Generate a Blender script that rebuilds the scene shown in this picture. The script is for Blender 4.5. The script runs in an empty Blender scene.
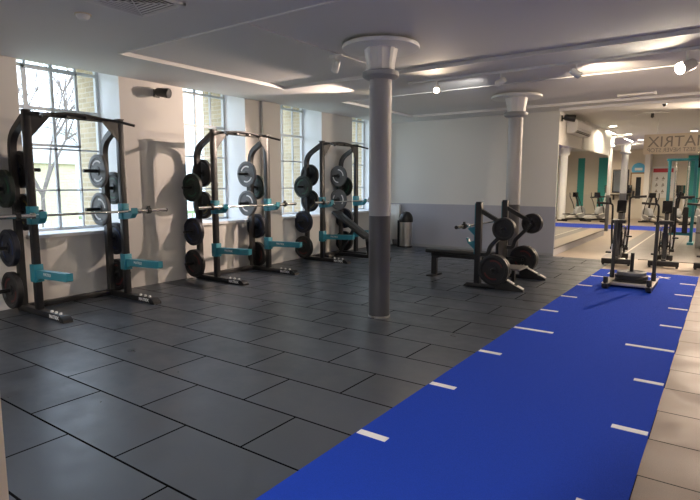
import bpy, bmesh, math, random
from mathutils import Vector, Matrix, Euler
random.seed(7)
scene = bpy.context.scene
C = scene.collection
PI = math.pi

# ------------------------------------------------------------------ helpers
def V(*a): return Vector(a)

class MB:
    """collects shapes, links them as ONE mesh object"""
    def __init__(s): s.bm = bmesh.new()
    def add(s, verts, faces, M=None):
        vs = [s.bm.verts.new(M @ Vector(v) if M else Vector(v)) for v in verts]
        for f in faces:
            try: s.bm.faces.new([vs[i] for i in f])
            except ValueError: pass
        return s
    def box(s, x0, x1, y0, y1, z0, z1, bev=0.0, M=None):
        b = bmesh.new()
        bmesh.ops.create_cube(b, size=1)
        for v in b.verts:
            v.co = Vector(((x0+x1)/2+v.co.x*(x1-x0), (y0+y1)/2+v.co.y*(y1-y0), (z0+z1)/2+v.co.z*(z1-z0)))
        if bev > 0:
            bmesh.ops.bevel(b, geom=list(b.edges), offset=bev, segments=2, profile=0.5, affect='EDGES')
        return s._merge(b, M)
    def _merge(s, b, M=None):
        b.verts.index_update()
        vs = [s.bm.verts.new(M @ v.co if M else v.co.copy()) for v in b.verts]
        for f in b.faces:
            try: s.bm.faces.new([vs[v.index] for v in f.verts])
            except ValueError: pass
        b.free(); return s
    def lathe(s, prof, c=(0,0,0), axis='Z', seg=24, M=None, closed=False):
        """prof: (r, h) pairs"""
        verts, faces = [], []
        n = len(prof)
        for i in range(seg):
            a = 2*PI*i/seg
            for r, h in prof:
                p = (r*math.cos(a), r*math.sin(a), h)
                if axis == 'Y': p = (p[0], p[2], -p[1])
                elif axis == 'X': p = (p[2], p[0], p[1])
                verts.append((p[0]+c[0], p[1]+c[1], p[2]+c[2]))
        for i in range(seg):
            j = (i+1) % seg
            for k in range(n-1 if not closed else n):
                k2 = (k+1) % n
                faces.append((i*n+k, j*n+k, j*n+k2, i*n+k2))
        if not closed:
            if prof[0][0] > 1e-5: faces.append(tuple(i*n for i in range(seg))[::-1])
            if prof[-1][0] > 1e-5: faces.append(tuple(i*n+n-1 for i in range(seg)))
        return s.add(verts, faces, M)
    def tube(s, pts, r, seg=10, w=None, h=None, fillet=0.0, r_end=None, up=(0,0,1)):
        """sweep a round (r) or rectangular (w x h) section along a polyline"""
        P = [Vector(p) for p in pts]
        if fillet > 0 and len(P) > 2:
            Q = [P[0]]
            for i in range(1, len(P)-1):
                a, b, c = P[i-1], P[i], P[i+1]
                d1, d2 = (a-b), (c-b)
                f = min(fillet, d1.length*.48, d2.length*.48)
                p0, p2 = b+d1.normalized()*f, b+d2.normalized()*f
                for k in range(6):
                    t = k/5
                    Q.append(p0*(1-t)**2+b*2*t*(1-t)+p2*t*t)
            Q.append(P[-1]); P = Q
        n = len(P)
        verts, faces = [], []
        upv = Vector(up)
        prevx = None
        for i, p in enumerate(P):
            if i == 0: t = P[1]-P[0]
            elif i == n-1: t = P[-1]-P[-2]
            else: t = (P[i+1]-P[i]).normalized()+(P[i]-P[i-1]).normalized()
            t.normalize()
            if prevx is None:
                x = t.cross(upv)
                if x.length < 1e-3: x = t.cross(Vector((0, 1, 0)))
            else:
                x = prevx - t*prevx.dot(t)
            x.normalize(); prevx = x
            y = x.cross(t).normalized()
            if w:
                sec = [(-w/2, -h/2), (w/2, -h/2), (w/2, h/2), (-w/2, h/2)]
            else:
                rr = r if r_end is None else r+(r_end-r)*i/(n-1)
                sec = [(rr*math.cos(2*PI*k/seg), rr*math.sin(2*PI*k/seg)) for k in range(seg)]
            for a, b in sec: verts.append(p+x*a+y*b)
        m = 4 if w else seg
        for i in range(n-1):
            for k in range(m):
                k2 = (k+1) % m
                faces.append((i*m+k, i*m+k2, (i+1)*m+k2, (i+1)*m+k))
        faces.append(tuple(range(m))[::-1]); faces.append(tuple((n-1)*m+k for k in range(m)))
        return s.add(verts, faces)
    def cyl(s, p0, p1, r, seg=16, r2=None):
        return s.tube([p0, p1], r, seg, r_end=r2)
    def prism(s, poly, a0, a1, plane='XZ'):
        """poly in a plane, extruded along the remaining axis from a0 to a1"""
        n = len(poly); verts = []
        for a in (a0, a1):
            for u, v in poly:
                verts.append({'XZ': (u, a, v), 'YZ': (a, u, v), 'XY': (u, v, a)}[plane])
        faces = [tuple(range(n)), tuple(range(n, 2*n))[::-1]]
        for i in range(n):
            j = (i+1) % n
            faces.append((i, i+n, j+n, j))
        return s.add(verts, faces)
    def build(s, name, mat, parent=None, loc=None, smooth=True):
        bmesh.ops.recalc_face_normals(s.bm, faces=list(s.bm.faces))
        me = bpy.data.meshes.new(name); s.bm.to_mesh(me); s.bm.free()
        if mat: me.materials.append(mat)
        if smooth and me.polygons:
            me.polygons.foreach_set('use_smooth', [True]*len(me.polygons))
            me.set_sharp_from_angle(angle=0.6)
        o = bpy.data.objects.new(name, me); C.objects.link(o)
        if parent: o.parent = parent
        if loc: o.location = loc
        return o

def tag(o, label, cat, group=None, kind=None):
    if label: o['label'] = label
    if cat: o['category'] = cat
    if group: o['group'] = group
    if kind: o['kind'] = kind
    return o
def thing(name, label, cat, loc=(0, 0, 0), rz=0, group=None):
    o = bpy.data.objects.new(name, None); C.objects.link(o)
    o.empty_display_size = .1
    o.location = loc; o.rotation_euler = (0, 0, rz)
    return tag(o, label, cat, group)
def struct(o, label=None, cat='structure'):
    o['kind'] = 'structure'; o['label'] = label or o.name.replace('_', ' '); o['category'] = cat
    return o
def dup(root, loc=None, rz=None, label=None, group=None):
    def cp(o, par):
        c = o.copy(); C.objects.link(c)
        if par: c.parent = par
        for ch in kids.get(o, []): cp(ch, c)
        return c
    kids = {}
    for o in list(root.children_recursive): kids.setdefault(o.parent, []).append(o)
    r = cp(root, None)
    if loc is not None: r.location = loc
    if rz is not None: r.rotation_euler = (0, 0, rz)
    if label: r['label'] = label
    if group: r['group'] = group
    return r
def text_mesh(name, body, size, mat, parent, loc, rot, extrude=.002, align='CENTER', bold=0.0, sx=1.0):
    cu = bpy.data.curves.new(name+'_c', 'FONT'); cu.body = body; cu.size = size; cu.extrude = extrude
    cu.align_x = align; cu.align_y = 'CENTER'; cu.offset = bold
    tmp = bpy.data.objects.new('tmp_text', cu); C.objects.link(tmp)
    dg = bpy.context.evaluated_depsgraph_get()
    me = bpy.data.meshes.new_from_object(tmp.evaluated_get(dg))
    bpy.data.objects.remove(tmp); bpy.data.curves.remove(cu)
    me.materials.clear(); me.materials.append(mat)
    o = bpy.data.objects.new(name, me); C.objects.link(o)
    o.parent = parent; o.location = loc; o.rotation_euler = rot; o.scale = (sx, 1, 1)
    return o

# ------------------------------------------------------------------ materials
def mat(name, col, rough=.5, metal=0.0, noise=0.0, nscale=20, bump=0.0, bscale=200, spec=.5, emit=None, estr=0, coat=0.0):
    m = bpy.data.materials.new(name); m.use_nodes = True
    nt = m.node_tree; b = nt.nodes['Principled BSDF']
    b.inputs['Base Color'].default_value = (*col, 1)
    b.inputs['Roughness'].default_value = rough
    b.inputs['Metallic'].default_value = metal
    b.inputs['Specular IOR Level'].default_value = spec
    b.inputs['Coat Weight'].default_value = coat
    tc = nt.nodes.new('ShaderNodeTexCoord')
    if noise > 0:
        n = nt.nodes.new('ShaderNodeTexNoise'); n.inputs['Scale'].default_value = nscale; n.inputs['Detail'].default_value = 6
        nt.links.new(tc.outputs['Object'], n.inputs['Vector'])
        mx = nt.nodes.new('ShaderNodeMix'); mx.data_type = 'RGBA'
        mx.inputs['A'].default_value = (*[c*(1-noise) for c in col], 1)
        mx.inputs['B'].default_value = (*[min(1, c*(1+noise)) for c in col], 1)
        nt.links.new(n.outputs['Fac'], mx.inputs['Factor']); nt.links.new(mx.outputs['Result'], b.inputs['Base Color'])
    if bump > 0:
        n2 = nt.nodes.new('ShaderNodeTexNoise'); n2.inputs['Scale'].default_value = bscale; n2.inputs['Detail'].default_value = 3
        nt.links.new(tc.outputs['Object'], n2.inputs['Vector'])
        bp = nt.nodes.new('ShaderNodeBump'); bp.inputs['Strength'].default_value = bump; bp.inputs['Distance'].default_value = .01
        nt.links.new(n2.outputs['Fac'], bp.inputs['Height']); nt.links.new(bp.outputs['Normal'], b.inputs['Normal'])
    if emit:
        b.inputs['Emission Color'].default_value = (*emit, 1); b.inputs['Emission Strength'].default_value = estr
    return m

def two_tone(name, up, low, split, rough=.55, low_rough=.4):
    """paint line at a height: upper coat / lower coat"""
    m = mat(name, up, rough, bump=.05, bscale=60)
    nt = m.node_tree; b = nt.nodes['Principled BSDF']
    g = nt.nodes.new('ShaderNodeNewGeometry'); sp = nt.nodes.new('ShaderNodeSeparateXYZ')
    nt.links.new(g.outputs['Position'], sp.inputs[0])
    lt = nt.nodes.new('ShaderNodeMath'); lt.operation = 'LESS_THAN'; lt.inputs[1].default_value = split
    nt.links.new(sp.outputs['Z'], lt.inputs[0])
    mx = nt.nodes.new('ShaderNodeMix'); mx.data_type = 'RGBA'
    mx.inputs['A'].default_value = (*up, 1); mx.inputs['B'].default_value = (*low, 1)
    nt.links.new(lt.outputs[0], mx.inputs['Factor']); nt.links.new(mx.outputs['Result'], b.inputs['Base Color'])
    mr = nt.nodes.new('ShaderNodeMapRange'); mr.inputs['To Min'].default_value = rough; mr.inputs['To Max'].default_value = low_rough
    nt.links.new(lt.outputs[0], mr.inputs['Value']); nt.links.new(mr.outputs['Result'], b.inputs['Roughness'])
    return m

def tile_floor(name, col, joint, ox, oy, w=1.0, h=.5, rough=(.3, .5), var=.12, gap=.0075, speck=.36, offset=.5, swap=False, spec=.5):
    m = bpy.data.materials.new(name); m.use_nodes = True
    nt = m.node_tree; b = nt.nodes['Principled BSDF']
    g = nt.nodes.new('ShaderNodeNewGeometry')
    mp = nt.nodes.new('ShaderNodeMapping'); mp.inputs['Location'].default_value = (-ox, -oy, 0)
    if swap: mp.inputs['Rotation'].default_value = (0, 0, PI/2)
    nt.links.new(g.outputs['Position'], mp.inputs['Vector'])
    br = nt.nodes.new('ShaderNodeTexBrick'); br.offset = offset; br.offset_frequency = 2
    br.inputs['Scale'].default_value = 1; br.inputs['Brick Width'].default_value = w; br.inputs['Row Height'].default_value = h
    br.inputs['Mortar Size'].default_value = gap; br.inputs['Mortar Smooth'].default_value = 0.1
    br.inputs['Color1'].default_value = (*[c*(1-var) for c in col], 1); br.inputs['Color2'].default_value = (*[c*(1+var) for c in col], 1)
    br.inputs['Mortar'].default_value = (*joint, 1)
    nt.links.new(mp.outputs[0], br.inputs['Vector'])
    n = nt.nodes.new('ShaderNodeTexNoise'); n.inputs['Scale'].default_value = 180; n.inputs['Detail'].default_value = 4
    n2 = nt.nodes.new('ShaderNodeTexNoise'); n2.inputs['Scale'].default_value = 3.5; n2.inputs['Detail'].default_value = 7; n2.inputs['Roughness'].default_value = .65
    nt.links.new(g.outputs['Position'], n.inputs['Vector']); nt.links.new(g.outputs['Position'], n2.inputs['Vector'])
    ad = nt.nodes.new('ShaderNodeMath'); ad.operation = 'ADD'
    nt.links.new(n.outputs['Fac'], ad.inputs[0]); nt.links.new(n2.outputs['Fac'], ad.inputs[1])
    mr = nt.nodes.new('ShaderNodeMapRange'); mr.inputs['From Min'].default_value = .6; mr.inputs['From Max'].default_value = 1.4
    mr.inputs['To Min'].default_value = 1-speck; mr.inputs['To Max'].default_value = 1+speck
    nt.links.new(ad.outputs[0], mr.inputs['Value'])
    mul = nt.nodes.new('ShaderNodeVectorMath'); mul.operation = 'SCALE'
    nt.links.new(br.outputs['Color'], mul.inputs[0]); nt.links.new(mr.outputs['Result'], mul.inputs['Scale'])
    nt.links.new(mul.outputs['Vector'], b.inputs['Base Color'])
    rr = nt.nodes.new('ShaderNodeMapRange'); rr.inputs['From Min'].default_value = .3; rr.inputs['From Max'].default_value = .7
    rr.inputs['To Min'].default_value = rough[0]; rr.inputs['To Max'].default_value = rough[1]
    nt.links.new(n2.outputs['Fac'], rr.inputs['Value']); nt.links.new(rr.outputs['Result'], b.inputs['Roughness'])
    sm_ = nt.nodes.new('ShaderNodeMath'); sm_.operation = 'MULTIPLY_ADD'; sm_.inputs[1].default_value = -spec; sm_.inputs[2].default_value = spec
    nt.links.new(br.outputs['Fac'], sm_.inputs[0]); nt.links.new(sm_.outputs[0], b.inputs['Specular IOR Level'])
    ht = nt.nodes.new('ShaderNodeMath'); ht.operation = 'MULTIPLY_ADD'; ht.inputs[1].default_value = .12
    inv = nt.nodes.new('ShaderNodeMath'); inv.operation = 'SUBTRACT'; inv.inputs[0].default_value = 1
    nt.links.new(br.outputs['Fac'], inv.inputs[1]); nt.links.new(n.outputs['Fac'], ht.inputs[0]); nt.links.new(inv.outputs[0], ht.inputs[2])
    bp = nt.nodes.new('ShaderNodeBump'); bp.inputs['Strength'].default_value = .35; bp.inputs['Distance'].default_value = .006
    nt.links.new(ht.outputs[0], bp.inputs['Height']); nt.links.new(bp.outputs['Normal'], b.inputs['Normal'])
    return m

def brick_mat(name, c1, c2, mort, plane='XZ', w=.225, h=.075):
    m = bpy.data.materials.new(name); m.use_nodes = True
    nt = m.node_tree; b = nt.nodes['Principled BSDF']; b.inputs['Roughness'].default_value = .9
    g = nt.nodes.new('ShaderNodeNewGeometry'); sp = nt.nodes.new('ShaderNodeSeparateXYZ'); cb = nt.nodes.new('ShaderNodeCombineXYZ')
    nt.links.new(g.outputs['Position'], sp.inputs[0])
    ad = nt.nodes.new('ShaderNodeMath'); ad.operation = 'ADD'
    nt.links.new(sp.outputs['X'], ad.inputs[0]); nt.links.new(sp.outputs['Y'], ad.inputs[1])
    nt.links.new(ad.outputs[0], cb.inputs[0]); nt.links.new(sp.outputs['Z'], cb.inputs[1])
    br = nt.nodes.new('ShaderNodeTexBrick'); br.inputs['Scale'].default_value = 1
    br.inputs['Brick Width'].default_value = w; br.inputs['Row Height'].default_value = h; br.inputs['Mortar Size'].default_value = .008
    br.inputs['Color1'].default_value = (*c1, 1); br.inputs['Color2'].default_value = (*c2, 1); br.inputs['Mortar'].default_value = (*mort, 1)
    nt.links.new(cb.outputs[0], br.inputs['Vector']); nt.links.new(br.outputs['Color'], b.inputs['Base Color'])
    return m

M = {}
M['ceiling'] = mat('ceiling_paint', (.75, .745, .73), .8)
M['wall'] = two_tone('wall_paint', (.70, .69, .65), (.41, .415, .465), 1.062)
M['wall_white'] = mat('white_wall_paint', (.72, .71, .68), .6)
M['wall_plain'] = mat('window_wall_paint', (.63, .615, .585), .6, bump=.05, bscale=60)
M['warm_wall'] = mat('cream_wall_paint', (.70, .62, .50), .6)
M['reveal'] = mat('reveal_paint', (.86, .88, .90), .5)
M['far_wall'] = two_tone('far_wall_paint', (.72, .66, .55), (.66, .62, .54), 1.06)
M['column'] = two_tone('column_paint', (.38, .38, .38), (.070, .070, .076), 1.185, .5, .32)
M['capital'] = mat('white_capital_paint', (.84, .84, .82), .5)
M['collar'] = mat('collar_grey', (.36, .37, .38), .5)
M['tiles'] = tile_floor('rubber_tiles', (.046, .055, .070), (.005, .005, .006), -2.252+.0, 1.564+.0, rough=(.27, .46), var=.12)
M['tan_tiles'] = tile_floor('tan_rubber_tiles', (.150, .100, .078), (.011, .011, .009), -.29, .076, w=3.0, rough=(.4, .6), var=.06, gap=.005, spec=.3)
M['corridor'] = mat('corridor_vinyl', (.36, .295, .235), .38, noise=.12, nscale=5)
M['far_tiles'] = tile_floor('grey_vinyl_tiles', (.20, .185, .17), (.36, .33, .29), 0, 0, w=.9, h=.9, rough=(.3, .45), var=.05, offset=0, gap=.006)
M['pale_line'] = mat('pale_floor_line', (.72, .68, .6), .5)
M['strip'] = mat('dark_floor_strip', (.17, .16, .15), .4, noise=.1, nscale=30)
M['turf'] = mat('blue_turf', (.014, .064, .52), .9, noise=.35, nscale=260, bump=.9, bscale=420, spec=.15)
M['turf_far'] = mat('blue_far_turf', (.03, .06, .42), .9, noise=.25, nscale=200, spec=.15)
M['line_white'] = mat('white_turf', (.86, .84, .80), .9, noise=.05, nscale=200, bump=.4, bscale=400, spec=.1)
M['black_frame'] = mat('charcoal_powdercoat', (.014, .014, .016), .38, .15, noise=.1, nscale=90, spec=.6)
M['black'] = mat('black_plastic', (.012, .012, .013), .45)
M['rubber'] = mat('black_rubber', (.011, .011, .012), .5, bump=.1, bscale=300)
M['grey_rubber'] = mat('grey_plate_paint', (.12, .125, .13), .45)
M['green_rubber'] = mat('dark_green_rubber', (.010, .020, .016), .5)
M['blue_rubber'] = mat('dark_blue_rubber', (.009, .012, .024), .5)
M['steel'] = mat('brushed_steel', (.62, .60, .57), .28, 1.0)
M['chrome'] = mat('chrome', (.80, .78, .75), .16, 1.0)
M['teal'] = mat('teal_powdercoat', (.022, .21, .28), .42)
M['teal_dark'] = mat('teal_stripe', (.02, .18, .22), .45)
M['teal_wall'] = mat('teal_paint', (.03, .30, .28), .6)
M['pad'] = mat('black_vinyl', (.016, .016, .017), .38, bump=.08, bscale=150)
M['white'] = mat('white_plastic', (.80, .80, .78), .4)
M['red_mark'] = mat('dull_red_rubber', (.10, .014, .014), .5); M['blue_mark'] = mat('dull_blue_rubber', (.02, .04, .13), .5); M['green_mark'] = mat('dull_green_rubber', (.02, .09, .05), .5); M['yellow_mark'] = mat('dull_yellow_rubber', (.16, .12, .03), .5)
M['white_ink'] = mat('white_ink', (.85, .85, .85), .5)
M['grey_ink'] = mat('grey_ink', (.27, .24, .21), .5)
M['red_ink'] = mat('red_ink', (.50, .03, .05), .5)
M['green_ink'] = mat('green_ink', (.04, .28, .12), .5)
M['blue_ink'] = mat('blue_ink', (.04, .10, .40), .5)
M['yellow_ink'] = mat('yellow_ink', (.50, .36, .05), .5)
M['window_frame'] = mat('grey_window_paint', (.66, .68, .70), .5)
M['brick'] = brick_mat('stock_brick', (.55, .43, .27), (.40, .31, .19), (.56, .49, .38))
M['far_brick'] = brick_mat('pale_brick', (.60, .52, .34), (.52, .44, .28), (.55, .5, .4))
M['pale_render'] = mat('pale_render', (.70, .71, .72), .9)
M['bark'] = mat('bark', (.17, .14, .12), .9, noise=.3, nscale=8)
M['ground'] = mat('lawn', (.16, .20, .07), .95, noise=.4, nscale=2)
M['paving'] = mat('paving', (.45, .43, .40), .9, noise=.1, nscale=3)
M['dark_glass'] = mat('dark_glass', (.03, .035, .04), .08)
M['mirror'] = mat('mirror_silver', (.88, .90, .88), .015, 1.0)
M['lit_frame'] = mat('pale_lit_steel', (.55, .50, .44), .35, .6)  # sled tops and cross bar: lamp light on the steel put into the colour
M['lens'] = mat('warm_lamp_lens', (1, .9, .7), .3, emit=(1, .80, .55), estr=60)
M['lens_bright'] = mat('bright_lamp_lens', (1, .9, .7), .3, emit=(1, .86, .66), estr=260)
M['lens_off'] = mat('lamp_lens_off', (.75, .72, .66), .2)
M['downlight'] = mat('downlight_lens', (1, .95, .85), .4, emit=(1, .90, .72), estr=14)
M['grille'] = mat('grille_white', (.80, .79, .77), .5)
M['lit_foot'] = mat('pale_lit_foot_plate', (.82, .76, .68), .45)  # bench foot plates, with the lamp's warm reflection put into a paler colour
M['screen'] = mat('screen_black', (.01, .01, .012), .1)
M['sky_blue'] = mat('sign_blue', (.10, .45, .75), .5)
def glass_mat():
    m = bpy.data.materials.new('window_glass'); m.use_nodes = True
    nt = m.node_tree; nt.nodes.remove(nt.nodes['Principled BSDF'])
    out = nt.nodes['Material Output']
    t = nt.nodes.new('ShaderNodeBsdfTransparent'); t.inputs[0].default_value = (.95, .97, .98, 1)
    g = nt.nodes.new('ShaderNodeBsdfGlossy'); g.inputs['Roughness'].default_value = .02
    mx = nt.nodes.new('ShaderNodeMixShader'); mx.inputs[0].default_value = .06
    nt.links.new(t.outputs[0], mx.inputs[1]); nt.links.new(g.outputs[0], mx.inputs[2]); nt.links.new(mx.outputs[0], out.inputs['Surface'])
    return m
M['glass'] = glass_mat()

# ------------------------------------------------------------------ camera, world
PITCH = math.atan(66/532.); YAW = math.atan(378/536.)
cd = bpy.data.cameras.new('camera'); cam = bpy.data.objects.new('camera', cd); C.objects.link(cam)
cd.sensor_width = 36; cd.lens = 532/700*36; cd.clip_start = .05; cd.clip_end = 300
cam.location = (0, 0, 1.547); cam.rotation_euler = (PI/2-PITCH, 0, YAW)
scene.camera = cam
vs = scene.view_settings
scene.display_settings.display_device = 'sRGB'
vs.view_transform = 'Standard'; vs.look = 'None'; vs.exposure = 0.7; vs.gamma = 1; vs.use_curve_mapping = False

w = bpy.data.worlds.new('overcast_sky'); scene.world = w; w.use_nodes = True
nt = w.node_tree; bg = nt.nodes['Background']
tc = nt.nodes.new('ShaderNodeTexCoord'); sx = nt.nodes.new('ShaderNodeSeparateXYZ'); nt.links.new(tc.outputs['Generated'], sx.inputs[0])
cr = nt.nodes.new('ShaderNodeValToRGB'); nt.links.new(sx.outputs['Z'], cr.inputs[0])
cr.color_ramp.elements[0].position = 0.0; cr.color_ramp.elements[0].color = (.80, .88, 1.0, 1)
cr.color_ramp.elements[1].position = .7; cr.color_ramp.elements[1].color = (.62, .78, 1.0, 1)
nt.links.new(cr.outputs[0], bg.inputs['Color']); bg.inputs['Strength'].default_value = 4.2
scene.cycles.max_bounces = 8
scene.cycles.sample_clamp_indirect = 6

# ------------------------------------------------------------------ setting: shell
CZ = 3.07; WX = -7.2; BY = 11.85; GX = -7.75; OX = -8.35
FAR = 27.0; RX = 4.0; NY = -2.2
def B(name, m, *boxes, parent=None, bev=0):
    mb = MB()
    for b in boxes: mb.box(*b, bev=bev)
    return mb.build(name, m, parent)

struct(B('floor', M['tiles'], (WX, -1.793, NY, BY, -.12, 0)), 'dark grey rubber tiled gym floor', 'floor')
struct(B('floor_tan', M['tan_tiles'], (-.29, RX, NY, 10.55, -.12, 0)), 'tan rubber tiled floor beside the blue turf', 'floor')
struct(B('floor_corridor', M['corridor'], (-3.25, RX, BY, 12.35, -.12, 0), (-1.793, RX, 10.55, BY, -.12, 0), (-7.2, -2.1, 12.35, 20.3, -.12, 0), (-7.2, RX, 22.3, FAR, -.12, 0)), 'beige corridor floor', 'floor')
struct(B('floor_grey', M['far_tiles'], (-1.76, RX, 12.35, 20.3, -.12, 0)), 'grey tiled floor past the bikes', 'floor')
struct(B('floor_strip', M['strip'], (-2.1, -1.80, 12.35, 20.3, -.12, .0)), 'dark grey floor strip', 'floor')
struct(B('trim_1', M['pale_line'], (-1.80, -1.76, 12.35, 20.3, -.12, .0)), 'pale line beside the dark floor strip', 'trim')
struct(B('trim_2', M['strip'], (-1.41, RX, 12.29, 12.35, .0, .012)), 'dark floor threshold behind the bikes', 'trim')

# window wall with four openings
WIN = [(3.14, 4.49), (5.59, 6.93), (7.84, 9.16), (10.29, 11.60)]
SZ, HZ = .885, 3.30
segs = []; y = NY
for a, b in WIN: segs.append((y, a)); y = b
segs.append((y, BY))
inner = [(GX, WX, a, b, 0, HZ+.1) for a, b in segs] + [(GX, WX, a, b, 0, SZ) for a, b in WIN] + [(GX, WX, a, b, HZ, HZ+.1) for a, b in WIN]
struct(B('wall_left', M['wall_plain'], *inner), 'white painted window wall', 'wall')
outer = [(OX, GX-.001, a, b, -.5, CZ+.5) for a, b in segs] + [(OX, GX-.001, a, b, -.5, SZ-.02) for a, b in WIN] + [(OX, GX-.001, a, b, HZ, CZ+.5) for a, b in WIN]
struct(B('wall_outside', M['brick'], *outer), 'yellow stock brick outer face of the window wall', 'wall')
for i, (a, b) in enumerate(WIN):
    root = struct(thing('window_%d' % (i+1), None, None, (GX, (a+b)/2, SZ)), 'multi-pane sash window with deep white sill', 'window')
    hw = (b-a)/2; H = HZ-SZ
    f = MB()
    f.box(-.03, .03, -hw, -hw+.05, 0, H); f.box(-.03, .03, hw-.05, hw, 0, H)
    f.box(-.03, .03, -hw, hw, 0, .05); f.box(-.03, .03, -hw, hw, H-.05, H)
    f.box(-.035, .035, -hw, hw, 2.57-SZ-.02, 2.57-SZ+.02); f.box(-.035, .035, -hw, hw, 3.115-SZ-.018, 3.115-SZ+.018)
    fo = f.build('window_frame', M['window_frame'], root, smooth=False)
    g = MB()
    for k in (1, 2, 3):
        yy = -hw+2*hw*k/4; tw = .018 if k == 2 else .011
        g.box(-.02, .02, yy-tw, yy+tw, .05, H-.05)
    for z in (1.46, 2.03): g.box(-.02, .02, -hw, hw, z-SZ-.012, z-SZ+.012)
    g.build('glazing_bars', M['window_frame'], root, smooth=False)
    if i == 0:
        c = MB(); y0, y1, z0, z1 = -hw+.28, hw-.33, 2.06-SZ, 3.11-SZ
        for bx in ((y0, y0+.035, z0, z1), (y1-.035, y1, z0, z1), (y0, y1, z0, z0+.035), (y0, y1, z1-.035, z1)):
            c.box(.02, .045, bx[0], bx[1], bx[2], bx[3])
        c.build('casement', M['window_frame'], root, smooth=False)
    MB().box(-.003, .003, -hw+.02, hw-.02, .02, H-.02).build('glass', M['glass'], root, smooth=False)
    MB().box(.03, .56, -hw, hw, -.002, .012).box(.55, .585, -hw-.0, hw+.0, -.03, .012, ).build('window_sill', M['reveal'], root, smooth=False)
    lin = MB(); t = .006
    lin.box(.03, .549, hw-t, hw, .012, H).box(.03, .549, -hw, -hw+t, .012, H).box(.03, .549, -hw, hw, H-t, H)
    lin.build('reveal', M['reveal'], root, smooth=False)
struct(B('trim_3', M['wall_plain'], (WX, WX+.06, 7.32, 7.80, 0, CZ)), 'shallow pier on the window wall', 'trim')

# end wall of the racks area, corridor wall, far walls, walls behind the camera
struct(B('wall_back', M['wall'], (WX, -2.98, BY, BY+.2, 0, CZ)), 'white over lavender grey end wall', 'wall')
struct(B('wall_corridor', M['wall'], (-3.18, -2.98, BY+.2, 17.6, 0, CZ), (-3.18, -2.93, 14.0, 17.6, 2.39, CZ)), 'corridor wall above and around the mirror', 'wall')
struct(B('wall_far', M['far_wall'], (-8, 6, FAR, FAR+.2, 0, CZ)), 'cream far wall', 'wall')
struct(B('wall_far_left', M['far_wall'], (-7.4, -7.2, BY+.2, FAR, 0, CZ)), 'cream side wall of the far room', 'wall')
struct(B('wall_right', M['far_wall'], (RX, RX+.2, NY, FAR, 0, CZ)), 'cream wall along the other side', 'wall')
struct(B('wall_behind', M['wall'], (OX, RX, NY-.2, NY, 0, CZ)), 'wall behind the camera', 'wall')
# ceiling with two shallow recessed trays
T1 = (-5.95, RX, 3.75, 6.60); T2 = (-6.0, RX, 8.25, 11.02); RZ = .035
cb_ = [(WX, RX+.2, NY-.2, T1[2], CZ, CZ+RZ), (WX, RX+.2, T1[3], T2[2], CZ, CZ+RZ), (WX, RX+.2, T2[3], FAR+.2, CZ, CZ+RZ),
       (WX, T1[0], T1[2], T1[3], CZ, CZ+RZ), (WX, T2[0], T2[2], T2[3], CZ, CZ+RZ), (WX, RX+.2, NY-.2, FAR+.2, CZ+RZ, CZ+.3)]
struct(B('ceiling', M['ceiling'], *cb_), 'grey-white ceiling with recessed trays', 'ceiling')
def frame_trim(name, T, w_=.022, d=.012):
    return struct(B(name, M['capital'], (T[0]-w_, T[1], T[2]-w_, T[2], CZ-d, CZ), (T[0]-w_, T[1], T[3], T[3]+w_, CZ-d, CZ), (T[0]-w_, T[0], T[2], T[3], CZ-d, CZ)), 'white bead around a ceiling tray', 'trim')
frame_trim('trim_4', T1); frame_trim('trim_5', T2)
struct(B('trim_6', M['ceiling'], (-2.9, RX, 10.98+.5, 11.62, CZ-.05, CZ)), 'shallow ceiling beam before the far room', 'trim')
struct(B('baseboard_back', M['collar'], (WX+.0, -2.98, BY-.012, BY, 0, .06)), 'grey skirting of the end wall', 'baseboard')
# door jamb at the edge of the view
jm = MB().box(-1.02, -.886, .20, .33, 0, 2.2, bev=.003)
struct(jm.build('door_1', M['warm_wall']), 'cream door jamb close to the viewpoint', 'door')

# far wall details
def teal_stripe(x0, x1, lab):
    o = B('wall_stripe', M['teal_wall'], (x0, x1, FAR-.03, FAR, 0, 2.75)); struct(o, lab, 'wall panel')
teal_stripe(-1.45, -1.0, 'teal painted stripe on the far wall beside the poster')
teal_stripe(-.40, -.10, 'narrow teal stripe on the far wall')
teal_stripe(.80, 1.5, 'wide teal stripe on the far wall')
teal_stripe(-5.0, -4.7, 'teal stripe behind the white column')
struct(B('wall_pillar', M['wall_white'], (-2.98, -2.78, 26.2, FAR, 0, CZ)), 'white pier on the far wall', 'wall')
struct(B('floor_turf', M['turf_far'], (-7.2, RX, 20.3, 22.3, -.12, .0)), 'blue turf strip crossing the far room', 'floor')
d2 = struct(thing('door_2', None, None, (-3.27, FAR, 0)), 'wood framed glass door in the far wall', 'door')
MB().box(-.28, .28, -.05, 0, 0, 2.0).build('door_panel', M['far_wall'], d2)
MB().box(-.33, -.28, -.07, 0, 0, 2.05).box(.28, .33, -.07, 0, 0, 2.05).box(-.33, .33, -.07, 0, 2.0, 2.06).build('door_frame', mat('door_wood', (.28, .18, .09), .5), d2)
MB().box(-.1, .1, -.06, -.05, .9, 1.85).build('door_pane', M['dark_glass'], d2)

# corridor mirror
mr_ = thing('wall_mirror', 'long frameless mirror covering the corridor wall under the air conditioner', 'mirror', (-2.98, 14.75, .18))
MB().box(0, .008, -2.88, 2.83, 0, 2.2).build('mirror_glass', M['mirror'], mr_, smooth=False)
MB().box(0, .016, -2.88, 2.83, -.03, 0).build('bottom_rail', M['strip'], mr_)

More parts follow.
